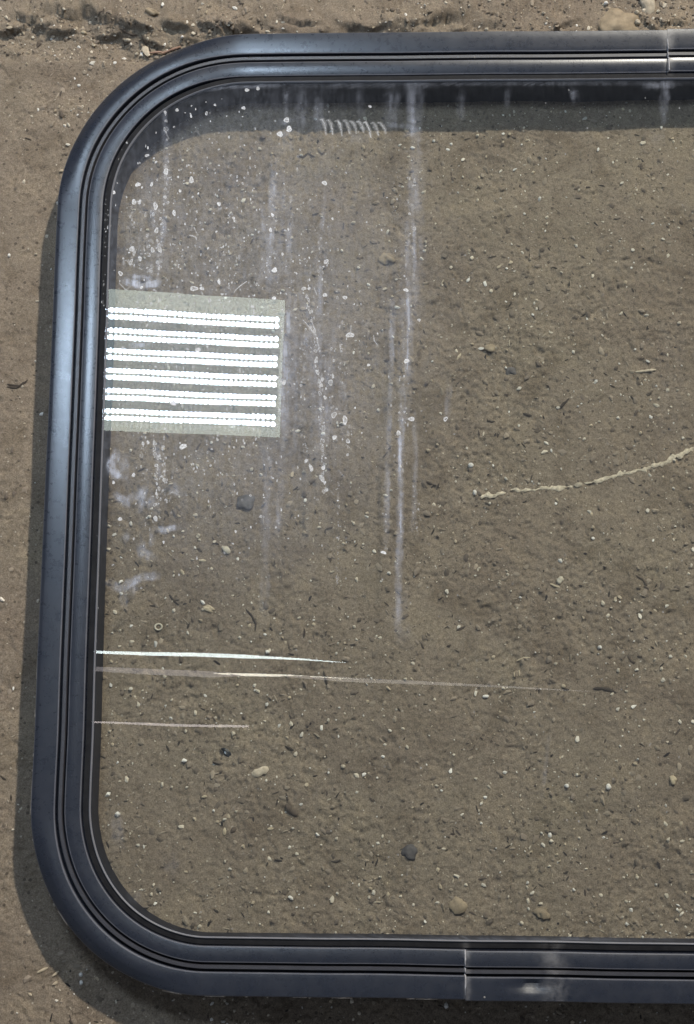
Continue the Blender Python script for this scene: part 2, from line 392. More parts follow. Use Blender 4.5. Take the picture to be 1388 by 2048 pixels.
def dent(x, y, z, o, zz):
    if zz > 28:
        dx, dy = (x-DENT.x)/.0150, (y-DENT.y)/.0075
        z -= 6.0*MM*math.exp(-(dx*dx+dy*dy))*math.sin(math.pi*min(1, max(0, (o-.5)/17.5)))
        ex, ey = (x-DENT.x-.020)/.008, (y-DENT.y)/.01
        z += .7*MM*math.exp(-(ex*ex+ey*ey))
    return x, y, z

win = empty('vehicle_window', (0, 0, 0))
tag(win, 'black rubber framed vehicle window lying flat on brown earth', 'window')
seg1 = list(range(0, bi+1)); seg2 = list(range(bi, NP+1))
full = list(range(NP))
def dense(ids):
    return ids
sweep('frame_body', body_prof, full, True, win, M['body'])
for nm, pr, mt in (('outer_band', outer_prof, 'outer'), ('locking_strip', strip_prof, 'strip'), ('inner_band', inner_prof, 'inner')):
    sweep(nm, pr, seg1, False, win, M[mt], dent if nm == 'outer_band' else None)
    sweep(nm, pr, seg2, False, win, M[mt], dent if nm == 'outer_band' else None, dn=-.9*MM, dz=.35*MM)
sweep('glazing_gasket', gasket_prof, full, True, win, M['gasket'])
sweep('sealing_lip', lip_prof, full, True, win, M['lip'])

# the cut ends of the two rubber lengths, glued: a pale bead across each butt joint
def bead(i, w0):
    p, nn, cw = path[i % NP]; tdir = Vector((nn.y, -nn.x))
    prs = [(-.1, 31.2), (.5, 32.7), (1.6, 33.5), (5, 33.8), (8.5, 33.9), (12, 34.1), (17.6, 34.3), (19.0, 33.4), (19.6, 31), (20.4, 31), (21.2, 33.3), (24.2, 33.4), (25.0, 31), (25.6, 31), (26.4, 33.6), (32, 33.7), (37.6, 33.2), (38.9, 32.7)]
    rng = random.Random(i); v, f = [], []
    for o, z in prs:
        c = p + nn*(o*MM*oscale(nn)) + tdir*(rng.uniform(-.12, .12)*MM)
        for s, dz in ((-1, -.3), (-.5, .12), (.5, .12), (1, -.3)):
            q_ = c + tdir*(s*w0*MM*rng.uniform(.75, 1.25)); v.append((q_.x, q_.y, (z+dz+LIFT)*MM+.1*MM))
    for a in range(len(prs)-1):
        for b in range(3): f.append((a*4+b, a*4+b+1, a*4+b+5, a*4+b+4))
    link('glue_bead', mesh('glue_bead', v, f, True), M['bead'], win)
bead(0, .5); bead(bi, .62)

# pale earth caked in shreds along the outer rim
rm = random.Random(21); mv, mf = [], []
seg_len = cum[-1]
for _ in range(150):
    i = rm.randrange(NP); p, nn, cw = path[i]
    if p.x > .45: continue
    if nn.y < .2 and rm.random() < .62: continue
    L = rm.uniform(.6, 2.2)*MM if rm.random() < .6 else rm.uniform(2, 9)*MM
    td = Vector((nn.y, -nn.x)); b0 = len(mv); k = 5; zt = (32.6-3.0*cw+LIFT)*MM
    for a in range(k):
        u = (a/(k-1)-.5)*2; wv = (1-.8*u*u)*rm.uniform(.25, .75)*MM
        c = p + td*(u*L) + nn*(rm.uniform(-.1, .15)*MM)
        for o_, dz in ((-.45, -1.0), (-.35, .1), (wv/MM, .75), (wv/MM*.9, .2)):
            q_ = c + nn*(o_*MM); mv.append((q_.x, q_.y, zt+dz*MM))
    for a in range(k-1):
        for b in range(3): mf.append((b0+a*4+b, b0+a*4+b+1, b0+a*4+b+5, b0+a*4+b+4))
o = link('caked_earth', mesh('caked_earth', mv, mf), mat_plain('pale_caked_earth', (.34, .31, .28, 1), .9), win); o['kind'] = 'stuff'

# ------------------------------------------------------------------ glass pane
ZG = .0350
inset = [(p + nn*(43.0*MM*oscale(nn))) for p, nn, c in path]
ys_in = np.array([p.y for p in inset]); y0, y1 = ys_in.min()+1e-5, ys_in.max()-1e-5
def xspan(y):
    xs = []
    for i in range(NP):
        a, b = inset[i], inset[(i+1) % NP]
        if (a.y-y)*(b.y-y) <= 0 and abs(a.y-b.y) > 1e-9: xs.append(a.x+(b.x-a.x)*(y-a.y)/(b.y-a.y))
    return min(xs), max(xs)
# dust strokes in plan: (points, half width px, strength, soft ends)
STROKES = [
    ([(838, 165), (832, 262), (827, 420), (822, 560), (814, 700), (806, 840)], 14, .11), ([(835, 300), (826, 480), (815, 680)], 26, .06),
    ([(806, 780), (801, 900), (800, 1060), (797, 1160), (795, 1260)], 7, .22), ([(800, 850), (800, 1000), (803, 1120)], 3, .30),
    ([(805, 1180), (800, 1240), (812, 1290)], 17, .07),
    ([(829, 820), (832, 940), (826, 1060)], 5, .12), ([(815, 560), (818, 640), (812, 760)], 4, .20),
    ([(786, 600), (783, 720), (779, 840), (775, 960), (772, 1085)], 6, .20),
    ([(548, 350), (540, 470), (536, 580)], 9, .16), ([(528, 420), (524, 560)], 5, .12), ([(582, 380), (575, 580)], 8, .09), ([(556, 330), (551, 560)], 18, .07),
    ([(574, 590), (570, 720), (566, 880)], 11, .20), ([(585, 600), (580, 900)], 18, .09),
    ([(564, 880), (560, 980), (556, 1075)], 7, .13), ([(535, 900), (532, 1030), (528, 1250)], 10, .06), ([(545, 880), (540, 1100)], 26, .05),
    ([(655, 360), (640, 480), (640, 640)], 5, .09), ([(640, 190), (636, 250)], 10, .08), ([(605, 170), (600, 260)], 12, .09), ([(573, 180), (571, 250)], 4, .18), ([(788, 180), (782, 250)], 18, .09),
    ([(820, 170), (822, 262)], 9, .16), ([(922, 185), (922, 240)], 8, .06), ([(1015, 178), (1013, 215)], 7, .05), ([(720, 175), (722, 240)], 9, .06),
    ([(1330, 165), (1327, 240)], 11, .13), ([(1290, 172), (1345, 170)], 8, .16), ([(1145, 180), (1152, 200)], 10, .08),
    ([(1316, 268), (1318, 285)], 16, .05), ([(898, 770), (894, 835)], 7, .11), ([(1098, 1470), (1083, 1600)], 4, .07),
    ([(328, 215), (332, 290), (333, 380), (327, 470), (318, 560)], 7, .13), ([(317, 880), (316, 960)], 8, .08), ([(300, 330), (300, 560)], 26, .05),
    ([(612, 600), (640, 780), (648, 960)], 22, .05), ([(640, 560), (655, 900)], 44, .05),
    ([(250, 562), (285, 572), (316, 566)], 9, 0.527), ([(262, 552), (300, 556)], 6, 0.341), ([(285, 635), (318, 640)], 10, 0.310), ([(262, 690), (305, 690)], 6, 0.248), ([(290, 668), (300, 672)], 8, 0.186),
    ([(232, 905), (222, 930), (232, 952)], 10, 0.372), ([(245, 915), (250, 945)], 12, 0.248), ([(230, 950), (250, 955)], 6, 0.279),
    ([(232, 990), (255, 1005), (275, 985)], 9, 0.310), ([(288, 975), (280, 1020)], 8, 0.279), ([(300, 990), (310, 1020)], 12, 0.124), ([(340, 975), (360, 985)], 11, 0.202),
    ([(305, 1058), (330, 1060), (355, 1054)], 7, 0.341), ([(305, 1065), (302, 1090)], 5, 0.310), ([(280, 1085), (285, 1105), (305, 1115)], 10, 0.232), ([(252, 1070), (252, 1080)], 7, 0.186),
    ([(222, 1165), (240, 1178), (262, 1165), (290, 1152), (312, 1152)], 9, 0.372), ([(245, 1185), (250, 1215)], 8, 0.155), ([(270, 1170), (260, 1185)], 12, 0.155),
    ([(560, 245), (580, 240)], 8, .20), ([(562, 272), (575, 262)], 8, .20), ([(575, 285), (572, 300)], 16, .05),
    ([(770, 248), (810, 252), (840, 262)], 6, .14), ([(810, 268), (830, 272)], 8, .10), ([(700, 275), (735, 280)], 14, .05),
    ([(232, 1630), (238, 1690)], 12, .08), ([(340, 1720), (345, 1740)], 14, .06), ([(265, 1790), (275, 1800)], 12, .06),
    ([(340, 196), (420, 176), (560, 171)], 5, .16), ([(255, 250), (300, 212), (350, 190)], 6, .12), ([(560, 172), (900, 168), (1388, 166)], 6, .07),
    ([(500, 1876), (900, 1878), (1388, 1880)], 5, .10), ([(1340, 640), (1340, 900)], 30, .012),
]
def dust_at(x, y):
    d = np.zeros_like(x)
    c = at(470, 640, ZG); d += .115*np.exp(-(((x-c.x)/.155)**2 + ((y-c.y)/.20)**2)**2)
    d += .008
    for pts, hw, s in STROKES:
        P = [at(a, b, ZG) for a, b in pts]; best = np.full_like(x, 9.0); tt = np.zeros_like(x)
        L = [0.0]
        for a, b in zip(P, P[1:]): L.append(L[-1]+(b-a).length)
        for k, (a, b) in enumerate(zip(P, P[1:])):
            vx, vy = b.x-a.x, b.y-a.y; l2 = vx*vx+vy*vy
            t = np.clip(((x-a.x)*vx+(y-a.y)*vy)/l2, 0, 1)
            dd = np.hypot(x-a.x-t*vx, y-a.y-t*vy); m = dd < best
            best[m] = dd[m]; tt[m] = (L[k]+t[m]*(L[k+1]-L[k]))/L[-1]
        wd = hw*PXM
        edge = 1-sstep(wd*.45, wd*1.25, best + .25*wd*N[2](x/.004, y/.004))
        endf = .35+.65*sstep(0, .22, tt)*sstep(1, .78, tt)
        d += s*edge*endf*(.75+.5*N[13](x/.003, y/.025))
    return np.clip(d, 0, .9)
rows = np.concatenate([y0+(y1-y0)*(1-np.cos(np.linspace(0, math.pi/2, 14)))[:-1]*.03, np.linspace(y0+(y1-y0)*.03, y1-(y1-y0)*.03, 560), (y1-(y1-y0)*(1-np.cos(np.linspace(0, math.pi/2, 14)))[:-1]*.03)[::-1]])
xs_vis = at(1420, 1000, ZG).x
tcol = np.concatenate([np.linspace(0, 1, 470)[:-1], np.linspace(1, 2, 16)])
GX, GY = [], []
for y in rows:
    a, b = xspan(y); m = min(max(xs_vis, a+.01), b-.01)
    GX.append(np.where(tcol <= 1, a+(m-a)*tcol, m+(b-m)*(tcol-1))); GY.append(np.full(len(tcol), y))
GX = np.array(GX); GY = np.array(GY); DU = dust_at(GX, GY)
nr, nc = GX.shape
v = np.stack([GX, GY, np.full_like(GX, ZG)], -1).reshape(-1, 3).tolist()
idx = np.arange(nr*nc).reshape(nr, nc)
f = np.stack([idx[:-1, :-1], idx[:-1, 1:], idx[1:, 1:], idx[1:, :-1]], -1).reshape(-1, 4).tolist()
ring = list(idx[0, :]) + list(idx[1:, -1]) + list(idx[-1, -2::-1]) + list(idx[-2:0:-1, 0])
base = len(v)
for r_ in ring: v.append((v[r_][0], v[r_][1], ZG-.004))
nt = len(f)
for i in range(len(ring)):
    j = (i+1) % len(ring); f.append((ring[i], base+i, base+j, ring[j]))
f.append(tuple(base+i for i in range(len(ring)))[::-1])
me = mesh('glass_pane', v, f)
me.materials.append(M['glass']); me.materials.append(M['clear'])
mi = np.zeros(len(f), dtype=np.int32); mi[nt:] = 1; me.polygons.foreach_set('material_index', mi)
at_ = me.attributes.new('dust', 'FLOAT', 'POINT'); at_.data.foreach_set('value', np.concatenate([DU.ravel(), np.zeros(len(ring))]).astype(np.float32))
pane = link('glass_pane', me, None, win); pane['label'] = 'clear glass pane streaked with dust and dried water marks'

# dried water marks: little irregular blots and rings on the glass
rng = random.Random(5)
sv, sf, sa = [], [], []
def blot(px, py, rx, ry, ring_=0.0, a=.8, rot=0.0):
    c = at(px, py, ZG+.00018); k = 11; b0 = len(sv)
    ph = rng.uniform(0, 6); am = rng.uniform(.08, .28)
    def pt(t, s):
        w_ = 1+am*math.sin(2*t+ph)+.12*math.sin(3*t+2*ph)+rng.uniform(-.07, .07)
        x, y = rx*PXM*s*w_*math.cos(t), ry*PXM*s*w_*math.sin(t)
        return (c.x+x*math.cos(rot)-y*math.sin(rot), c.y+x*math.sin(rot)+y*math.cos(rot), c.z)
    for s, al in ((.0, a*(1-ring_)), (.55, a*(1-.8*ring_)), (.82, a), (1.0, a*.25)):
        if s == 0: sv.append((c.x, c.y, c.z)); sa.append(al); continue
        for j in range(k): sv.append(pt(2*math.pi*j/k, s)); sa.append(al)
    for j in range(k):
        j2 = (j+1) % k
        sf.append((b0, b0+1+j, b0+1+j2))
        for r_ in (0, 1):
            o = b0+1+r_*k; sf.append((o+j, o+k+j, o+k+j2, o+j2))
def worm(pts, hw, a):
    P = [at(x, y, ZG+.00016) for x, y in pts]; b0 = len(sv); m = len(P)
    for i, p in enumerate(P):
        d = (P[min(i+1, m-1)]-P[max(i-1, 0)]); d.normalize(); nn = Vector((-d.y, d.x, 0))
        u = i/(m-1); ww = hw*PXM*(.35+.65*math.sin(math.pi*min(max(u, .06), .94)))
        for s, al in ((-1, .1), (0, 1), (1, .1)):
            q_ = p+nn*(s*ww*rng.uniform(.7, 1.3)); sv.append(tuple(q_)); sa.append(a*al*rng.uniform(.7, 1))
    for i in range(m-1):
        for b in (0, 1): sf.append((b0+i*3+b, b0+i*3+b+1, b0+i*3+b+4, b0+i*3+b+3))
for s in [(332, 343, 7, 9, .7), (276, 369, 7, 6, .4), (303, 369, 4, 5, .5), (383, 360, 6, 9, .6), (360, 382, 4, 4, .1), (268, 404, 7, 7, .4), (279, 404, 5, 6, .3), (438, 408, 5, 6, .0), (467, 436, 4, 4, .8), (348, 426, 5, 8, .6), (311, 412, 6, 10, .8), (330, 394, 4, 5, .6), (264, 498, 7, 9, .5), (262, 524, 5, 9, .5), (280, 517, 5, 7, .8), (313, 461, 6, 7, .6), (305, 500, 5, 7, .8), (320, 500, 5, 8, .8), (388, 577, 10, 7, .8), (404, 577, 5, 6, .2), (438, 563, 4, 8, .1), (419, 601, 5, 5, .7), (505, 613, 4, 4, .9), (549, 540, 8, 6, .5), (545, 430, 4, 6, .1), (541, 460, 4, 6, .3), (565, 508, 3, 5, .2), (649, 366, 6, 7, .4), (652, 523, 6, 6, .8), (366, 893, 8, 8, .15), (309, 886, 5, 6, .8), (310, 908, 4, 6, .8), (313, 931, 4, 5, .7), (267, 950, 4, 6, .2), (240, 1038, 5, 5, .1), (227, 965, 4, 4, .1), (311, 1037, 5, 8, .5), (328, 960, 5, 4, .1), (296, 885, 4, 5, .3), (286, 887, 4, 4, .5), (396, 700, 7, 7, .1), (347, 806, 7, 8, .2), (283, 575, 4, 4, .2), (241, 547, 6, 6, .8), (548, 596, 5, 5, .1), (568, 765, 6, 6, .1),
          (823, 838, 8, 6, .3), (812, 580, 6, 5, .3), (813, 722, 6, 7, .6), (797, 866, 4, 8, .8), (891, 838, 5, 6, .8), (650, 795, 4, 5, .5), (668, 830, 7, 8, .8), (669, 875, 6, 6, .2), (612, 922, 4, 6, .1), (622, 936, 5, 9, .2), (632, 720, 4, 9, .7), (635, 745, 4, 7, .6), (639, 763, 4, 7, .7), (700, 670, 9, 8, .5), (690, 840, 6, 12, .8), (696, 882, 4, 8, .7), (647, 935, 5, 6, .3), (644, 957, 6, 10, .6), (661, 765, 6, 9, .5), (737, 730, 4, 4, .0), (608, 577, 6, 5, .6), (618, 577, 4, 4, .5), (650, 590, 5, 6, .5), (690, 595, 6, 5, .7), (838, 640, 4, 4, .6), (767, 1105, 7, 4, .2), (560, 268, 7, 9, .25), (578, 258, 8, 8, .3), (573, 240, 8, 7, .6), (354, 220, 5, 4, .7), (413, 227, 4, 5, .6), (487, 216, 5, 5, .5), (494, 180, 6, 5, .4), (516, 177, 5, 5, .4), (430, 210, 3, 4, .5), (382, 232, 3, 5, .4), (330, 224, 4, 6, .5), (294, 311, 5, 5, .5), (312, 324, 3, 4, .4), (740, 213, 4, 4, .5), (228, 385, 4, 5, .3), (218, 453, 4, 8, .6)]:
    blot(s[0], s[1], s[2]*.86, s[3]*.86, s[4]*rng.uniform(.3, 1), rng.uniform(.75, 1.1), rng.uniform(-.4, .4))
def trail(pts, count, spread, r0, r1, a=.52):
    P = [Vector(p) for p in pts]; L = [0]
    for p, q_ in zip(P, P[1:]): L.append(L[-1]+(q_-p).length)
    for _ in range(int(count*1.6)):
        s = rng.uniform(0, L[-1]); k = max(i for i in range(len(L)-1) if L[i] <= s)
        p = P[k].lerp(P[k+1], (s-L[k])/(L[k+1]-L[k])); r_ = .85*r0+(r1-r0)*rng.random()**3
        blot(p.x+rng.gauss(0, spread), p.y, r_*rng.uniform(.6, 1), r_*rng.uniform(.9, 1.7), rng.choice((0, .2, .6, .85)), a*rng.uniform(.4, 1.2))
trail([(330, 225), (334, 300), (331, 400), (322, 500), (316, 560)], 34, 2.5, 1.6, 5)
trail([(308, 400), (300, 470), (304, 550)], 26, 10, 1.6, 5)
trail([(262, 400), (275, 470), (262, 540)], 24, 9, 1.5, 4.5)
trail([(309, 870), (314, 930), (316, 1010)], 34, 2.5, 1.6, 4.5, .75); trail([(327, 870), (328, 960), (330, 1005)], 26, 2.5, 1.5, 4, .7); trail([(285, 870), (288, 960)], 14, 4, 1.4, 3.5)
trail([(606, 575), (625, 640), (633, 720), (642, 790), (646, 860), (645, 950), (650, 985)], 74, 3, 1.6, 5, .75)
trail([(607, 660), (608, 760), (606, 840), (610, 910)], 34, 3.5, 1.3, 3.5); trail([(680, 590), (684, 700), (687, 790), (695, 860), (694, 920)], 40, 4.5, 1.4, 4.5)
trail([(662, 680), (658, 780), (668, 830)], 20, 4, 1.4, 4); trail([(676, 960), (678, 1060), (674, 1170)], 38, 1.6, 1.0, 2.4, .55); trail([(718, 600), (752, 700)], 10, 7, 1.3, 3.4)
trail([(820, 330), (823, 450), (815, 560)], 16, 6, 1.4, 4.5); trail([(796, 340), (792, 440)], 10, 4, 1.2, 4); trail([(808, 740), (805, 860), (800, 960)], 26, 9, 1.2, 3.6); trail([(830, 930), (834, 1070)], 16, 4, 1.0, 2.6)
trail([(770, 1010), (770, 1105)], 10, 2, 1, 2.6); trail([(640, 360), (635, 480)], 12, 8, 1.2, 3); trail([(655, 480), (640, 560)], 16, 9, 1.2, 3.6); trail([(570, 300), (562, 560)], 20, 16, 1.2, 3.2)
trail([(214, 380), (205, 640)], 14, 2, 1.2, 3.4); trail([(205, 860), (190, 1300)], 10, 3, 1.0, 2.4); trail([(500, 890), (556, 900)], 10, 8, 1.2, 3); trail([(235, 330), (250, 235), (330, 190)], 14, 5, 1.1, 3)
for _ in range(1000):
    x = rng.gauss(430, 140); y = rng.gauss(620, 230)
    if 215 < x < 860 and 200 < y < 1180: blot(x, y, rng.uniform(.9, 2.3), rng.uniform(1.2, 3.4), rng.choice((0, .3, .7)), rng.uniform(.4, 1.0))
for _ in range(220):
    blot(rng.uniform(220, 1380), rng.uniform(172, 1860), rng.uniform(.8, 1.8), rng.uniform(.9, 2.4), .3, rng.uniform(.2, .5))
for i, x in enumerate((644, 657, 675, 690, 703, 717, 731, 746, 760)):          # wiper-like ripple marks
    h = rng.uniform(22, 34); t0 = 238+i*.8
    worm([(x-5, t0+rng.uniform(0, 4)), (x, t0+1), (x+5, t0+h*.3), (x+7+i*.3, t0+h*.6), (x+8+i*.5, t0+h)], 5.2, rng.uniform(.35, .6))
worm([(238, 566), (252, 580), (262, 572)], 3, .6); worm([(470, 582), (480, 572), (494, 562)], 2.6, .8); worm([(472, 578), (468, 586)], 2.5, .8)
worm([(606, 640), (620, 655), (634, 675), (640, 700)], 3, .6); worm([(622, 640), (630, 660), (638, 700)], 2.4, .55); worm([(628, 575), (634, 590)], 3, .6); worm([(702, 650), (701, 668)], 2.2, .7)
worm([(747, 670), (748, 680), (755, 690)], 2.2, .7); worm([(338, 1005), (342, 992)], 2, .5); worm([(326, 960), (330, 940)], 2, .6); worm([(335, 990), (345, 984), (360, 992)], 2, .5)
worm([(387, 265), (395, 262), (400, 272)], 2, .3); worm([(388, 455), (395, 470)], 3, .7); worm([(378, 470), (392, 474), (393, 480)], 3.4, .8); worm([(385, 448), (382, 462)], 3, .35); worm([(330, 262), (338, 278)], 3, .6); worm([(359, 300), (364, 325)], 2.2, .35)
worm([(365, 835), (395, 800), (405, 795)], 1.6, .35); worm([(240, 812), (258, 806), (268, 818)], 2, .4); worm([(652, 970), (668, 990)], 2, .4); worm([(676, 940), (690, 955)], 2.4, .5); worm([(790, 585), (800, 580)], 2, .5)
me = mesh('dried_water_marks', sv, sf); a_ = me.attributes.new('cover', 'FLOAT', 'POINT'); a_.data.foreach_set('value', np.array(sa, dtype=np.float32))
wm = link('dried_water_marks', me, M['spot'], pane); wm['kind'] = 'stuff'

# ------------------------------------------------------------------ loose grit (uncountable)
def in_view_pts(count, seed, lo=(-60, -60), hi=(1450, 2110), clus=None):
    r_ = np.random.RandomState(seed); out = []
    while len(out) < count:
        px, py = r_.uniform(lo[0], hi[0]), r_.uniform(lo[1], hi[1]); p = at(px, py)
        k = .5+.5*float(N[4](np.array([p.x/.05+31]), np.array([p.y/.05]))[0])
        if clus and r_.rand() > clus(px, py)*(.25+.9*k): continue
        out.append((p.x, p.y))
    return np.array(out)
ICO = bmesh.new(); bmesh.ops.create_icosphere(ICO, subdivisions=1, radius=1.0)
IV = np.array([v_.co[:] for v_ in ICO.verts]); IF = [tuple(v_.index for v_ in f_.verts) for f_ in ICO.faces]; ICO.free()
def scatter(name, pts, size, cols, flat, seed, label, cat, stretch=(1, 1.8), sink=.25):
    r_ = np.random.RandomState(seed); zz = ground_z(pts[:, 0], pts[:, 1]); V, Fc, T = [], [], []
    for i, (x, y) in enumerate(pts):
        s = size(r_); e = r_.uniform(*stretch); a = r_.uniform(0, 6.28); hgt = s*r_.uniform(*flat)
        p = IV*(1+.34*r_.uniform(-1, 1, (12, 1)))*np.array([s*e, s, hgt]); tl = r_.uniform(-.3, .3)
        p = np.stack([p[:, 0], p[:, 1], p[:, 2]+tl*p[:, 0]*.6], -1)
        ca, sa_ = math.cos(a), math.sin(a); q_ = np.stack([p[:, 0]*ca-p[:, 1]*sa_+x, p[:, 0]*sa_+p[:, 1]*ca+y, p[:, 2]+zz[i]+hgt*(1-2*sink)], -1)
        b = len(V)*12; V.append(q_); Fc += [(f_[0]+b, f_[1]+b, f_[2]+b) for f_ in IF]
        c = np.array(cols[r_.randint(len(cols))])*r_.uniform(.75, 1.2); T.append(np.tile(np.append(c, 1), (12, 1)))
    me = bpy.data.meshes.new(name); me.from_pydata(np.concatenate(V).tolist(), [], Fc); me.update()
    ca_ = me.color_attributes.new('tint', 'FLOAT_COLOR', 'POINT'); ca_.data.foreach_set('color', np.concatenate(T).astype(np.float32).ravel())
    o = link(name, me, M['grit']); tag(o, label, cat, kind='stuff'); return o
def dens(px, py):
    d = .75
    if px < 110: d = .16
    if py < 120: d = 1.0
    return d
PALE = [(.62, .58, .50), (.52, .47, .38), (.70, .68, .63), (.45, .38, .28), (.58, .52, .42)]
scatter('pale_grit', in_view_pts(3600, 1, clus=dens), lambda r_: (.45+1.25*r_.rand()**3)*MM, PALE, (.5, .9), 2, 'tiny pale grit grains strewn over the brown earth', 'grit')
EARTHY = [(.215, .178, .140), (.245, .205, .160), (.185, .152, .118), (.285, .240, .185), (.140, .115, .092)]
scatter('earth_crumbs', in_view_pts(6400, 3, clus=dens), lambda r_: (.45+2.0*r_.rand()**3)*MM, EARTHY, (.3, .75), 4, 'small crumbs of brown earth lying on the floor', 'crumbs', (1, 2.0), .45)
DARK = [(.05, .042, .035), (.075, .06, .05), (.035, .03, .028)]
scatter('dark_litter', in_view_pts(900, 5, clus=dens), lambda r_: (.35+.75*r_.rand()**2)*MM, DARK, (.25, .5), 6, 'tiny dark plant litter specks on the earth floor', 'litter', (1, 4.5), .3)
scatter('chaff', in_view_pts(2400, 15, clus=dens), lambda r_: (.28+.5*r_.rand()**2)*MM, [(.40, .35, .27)]+[(.30, .255, .195)]+DARK+EARTHY, (.4, .8), 16, 'fine curled chaff flecks scattered over the earth floor', 'chaff', (2.0, 5.5), .3)
def rubble(px, py): return 1.0 if (40 < py < 118 and px < 480) or (py < 60 and px > 1000) else (.25 if py < 130 else 0.0)
scatter('rubble_crumbs', in_view_pts(900, 7, (-40, -30), (1420, 135), rubble), lambda r_: (.6+1.5*r_.rand()**2.5)*MM, EARTHY+EARTHY+[(.42, .36, .27)]+PALE[1:2], (.5, .9), 8, 'loose crumbs along the broken earth edge behind the window', 'rubble', (1, 1.7), .3)

# ------------------------------------------------------------------ individual stones, chips and twigs
def pebble(name, px, py, sx, sy, sz, mat, label, cat, rot=0, seed=0, rough=.18, sink=.3, group=None, facets=0):
    rr = np.random.RandomState(seed+100); bm = bmesh.new(); bmesh.ops.create_icosphere(bm, subdivisions=2 if facets else 3, radius=1.0)
    nz = Noise(seed+200)
    for v_ in bm.verts:
        c = v_.co; k = 1+rough*float(nz(np.array([c.x*1.4+9+c.z]), np.array([c.y*1.4+9-c.z*.7]))[0])+rough*.35*float(nz(np.array([c.x*4+40]), np.array([c.y*4+c.z*3+40]))[0])
        v_.co = Vector((c.x*k*sx*PXM/2, c.y*k*sy*PXM/2, max(c.z*k, -.6)*sz*MM/2))
    me = bpy.data.meshes.new(name); bm.to_mesh(me); bm.free()
    if not facets: me.shade_smooth()
    o = link(name, me, mat); o.location = on(px, py, sz*MM*(.5-sink)); o.rotation_euler = (0, 0, R(rot)); tag(o, label, cat, group); return o
def stick(name, pts, wid, mat, label, cat, thick=.6, seed=0, jit=.25, group=None, lift=.0, wmin=.45):
    rs = random.Random(seed+9); P = []
    for (a, b), (c, d) in zip(pts, pts[1:]):
        k = max(2, int(math.hypot(c-a, d-b)/4.0))
        P += [(a+(c-a)*i/k, b+(d-b)*i/k) for i in range(k)]
    P.append(pts[-1]); o0 = on(*P[len(P)//2]); V, Fc = [], []; m = len(P); Q = [on(*p) for p in P]
    zs = [q_.z for q_ in Q]; zs = [max(zs[max(0, i-2):i+3]) for i in range(m)]
    for i, q_ in enumerate(Q):
        d = Q[min(i+1, m-1)]-Q[max(i-1, 0)]; d.z = 0; d.normalize(); nn = Vector((-d.y, d.x, 0)); u = i/(m-1)
        if jit > .4:
            wv = .12+1.35*abs(float(wob(np.array([i*.47+seed*7]), np.array([3.3]))[0]))+rs.uniform(0, .5); ov = 1.1*float(wob(np.array([i*.31+seed*5]), np.array([9.1]))[0])+rs.uniform(-.2, .2)
        else: wv = rs.uniform(1-jit, 1+jit); ov = rs.uniform(-jit, jit)
        ww = wid*PXM/2*(wmin+(1-wmin)*min(1, 5*min(u, 1-u)+.02))*wv; off = nn*(ov*wid*PXM*.35)
        for j in range(6):
            t = j*math.pi/3; pz = nn*(math.cos(t)*ww)
            V.append((q_.x+off.x+pz.x-o0.x, q_.y+off.y+pz.y-o0.y, zs[i]-o0.z+lift*MM+(math.sin(t)+.55)*ww*thick))
    for i in range(m-1):
        for j in range(6): j2 = (j+1) % 6; Fc.append((i*6+j, i*6+j2, i*6+6+j2, i*6+6+j))
    Fc.append(tuple(range(6))[::-1]); Fc.append(tuple((m-1)*6+j for j in range(6)))
    me = mesh(name, V, Fc); me.shade_smooth(); me.set_sharp_from_angle(angle=R(50))
    o = link(name, me, mat); o.location = o0; tag(o, label, cat, group); return o

pebble('pebble', 492, 1006, 37, 34, 6, M['greystone'], 'rounded triangular grey pebble under the glass, below the lamp reflection', 'pebble', 20, 1, .30, .42)
pebble('pebble', 820, 1703, 35, 31, 5, M['darkstone'], 'dark grey angular pebble under the glass towards the near edge', 'pebble', 10, 2, .25, .42)
pebble('plastic_scrap', 452, 1504, 24, 12, 4, M['blackplastic'], 'shiny black scrap under the glass beside a pale wood chip', 'scrap', -40, 3, .35, .3, None, 1)
pebble('stone', 1238, 46, 88, 66, 7, M['tanstone'], 'large tan stone half buried behind the window, far right corner', 'stone', 5, 4, .42, .42)
pebble('stone', 1293, 4, 34, 62, 8, M['paleston'], 'pale wedge shaped stone at the far right edge of the picture', 'stone', 8, 5, .45, .38)
pebble('pebble', 1212, 7, 11, 9, 5, M['white'], 'small white pebble above the large tan stone', 'pebble', 0, 6)
for i, (a, b, s) in enumerate(((1273, 27, 11), (1275, 47, 12))):
    pebble('pebble', a, b, s+2, s, 6, M['paleston'], ('upper' if i == 0 else 'lower')+' pale pebble wedged against the right side of the tan stone', 'pebble', 20*i, 7+i, .25)
pebble('stone', 305, 30, 30, 14, 6, M['tanstone'], 'yellowish stone on the earth edge behind the window corner', 'stone', -25, 9, .3)
pebble('pebble', 255, 79, 17, 8, 5, M['paleston'], 'oblong pale pebble in the rubble left of the dry leaf', 'pebble', 3, 10)
pebble('pebble', 166, 62, 14, 8, 5, M['straw'], 'straw coloured pebble in the rubble near the top left', 'pebble', -10, 11)
pebble('pebble', 365, 76, 7, 7, 4, M['white'], 'round white pebble touching the far rim of the window corner', 'pebble', 0, 12)
pebble('crumb', 916, 1811, 34, 30, 5, M['tanstone'], 'tan clod under the glass near the bottom rubber', 'clod', 30, 13, .35, .4)
pebble('crumb', 1085, 1826, 28, 24, 4, M['tanstone'], 'crumbly tan clod under the glass right of the bottom joint', 'clod', -10, 14, .4, .4)
pebble('crumb', 775, 516, 30, 26, 4, M['tanstone'], 'small heap of tan crumbs under the glass right of the lamp reflection', 'clod', 0, 15, .5, .4)
pebble('pebble', 1157, 970, 19, 13, 4, M['paleston'], 'pale pebble between the pieces of white fibre', 'pebble', 20, 16)
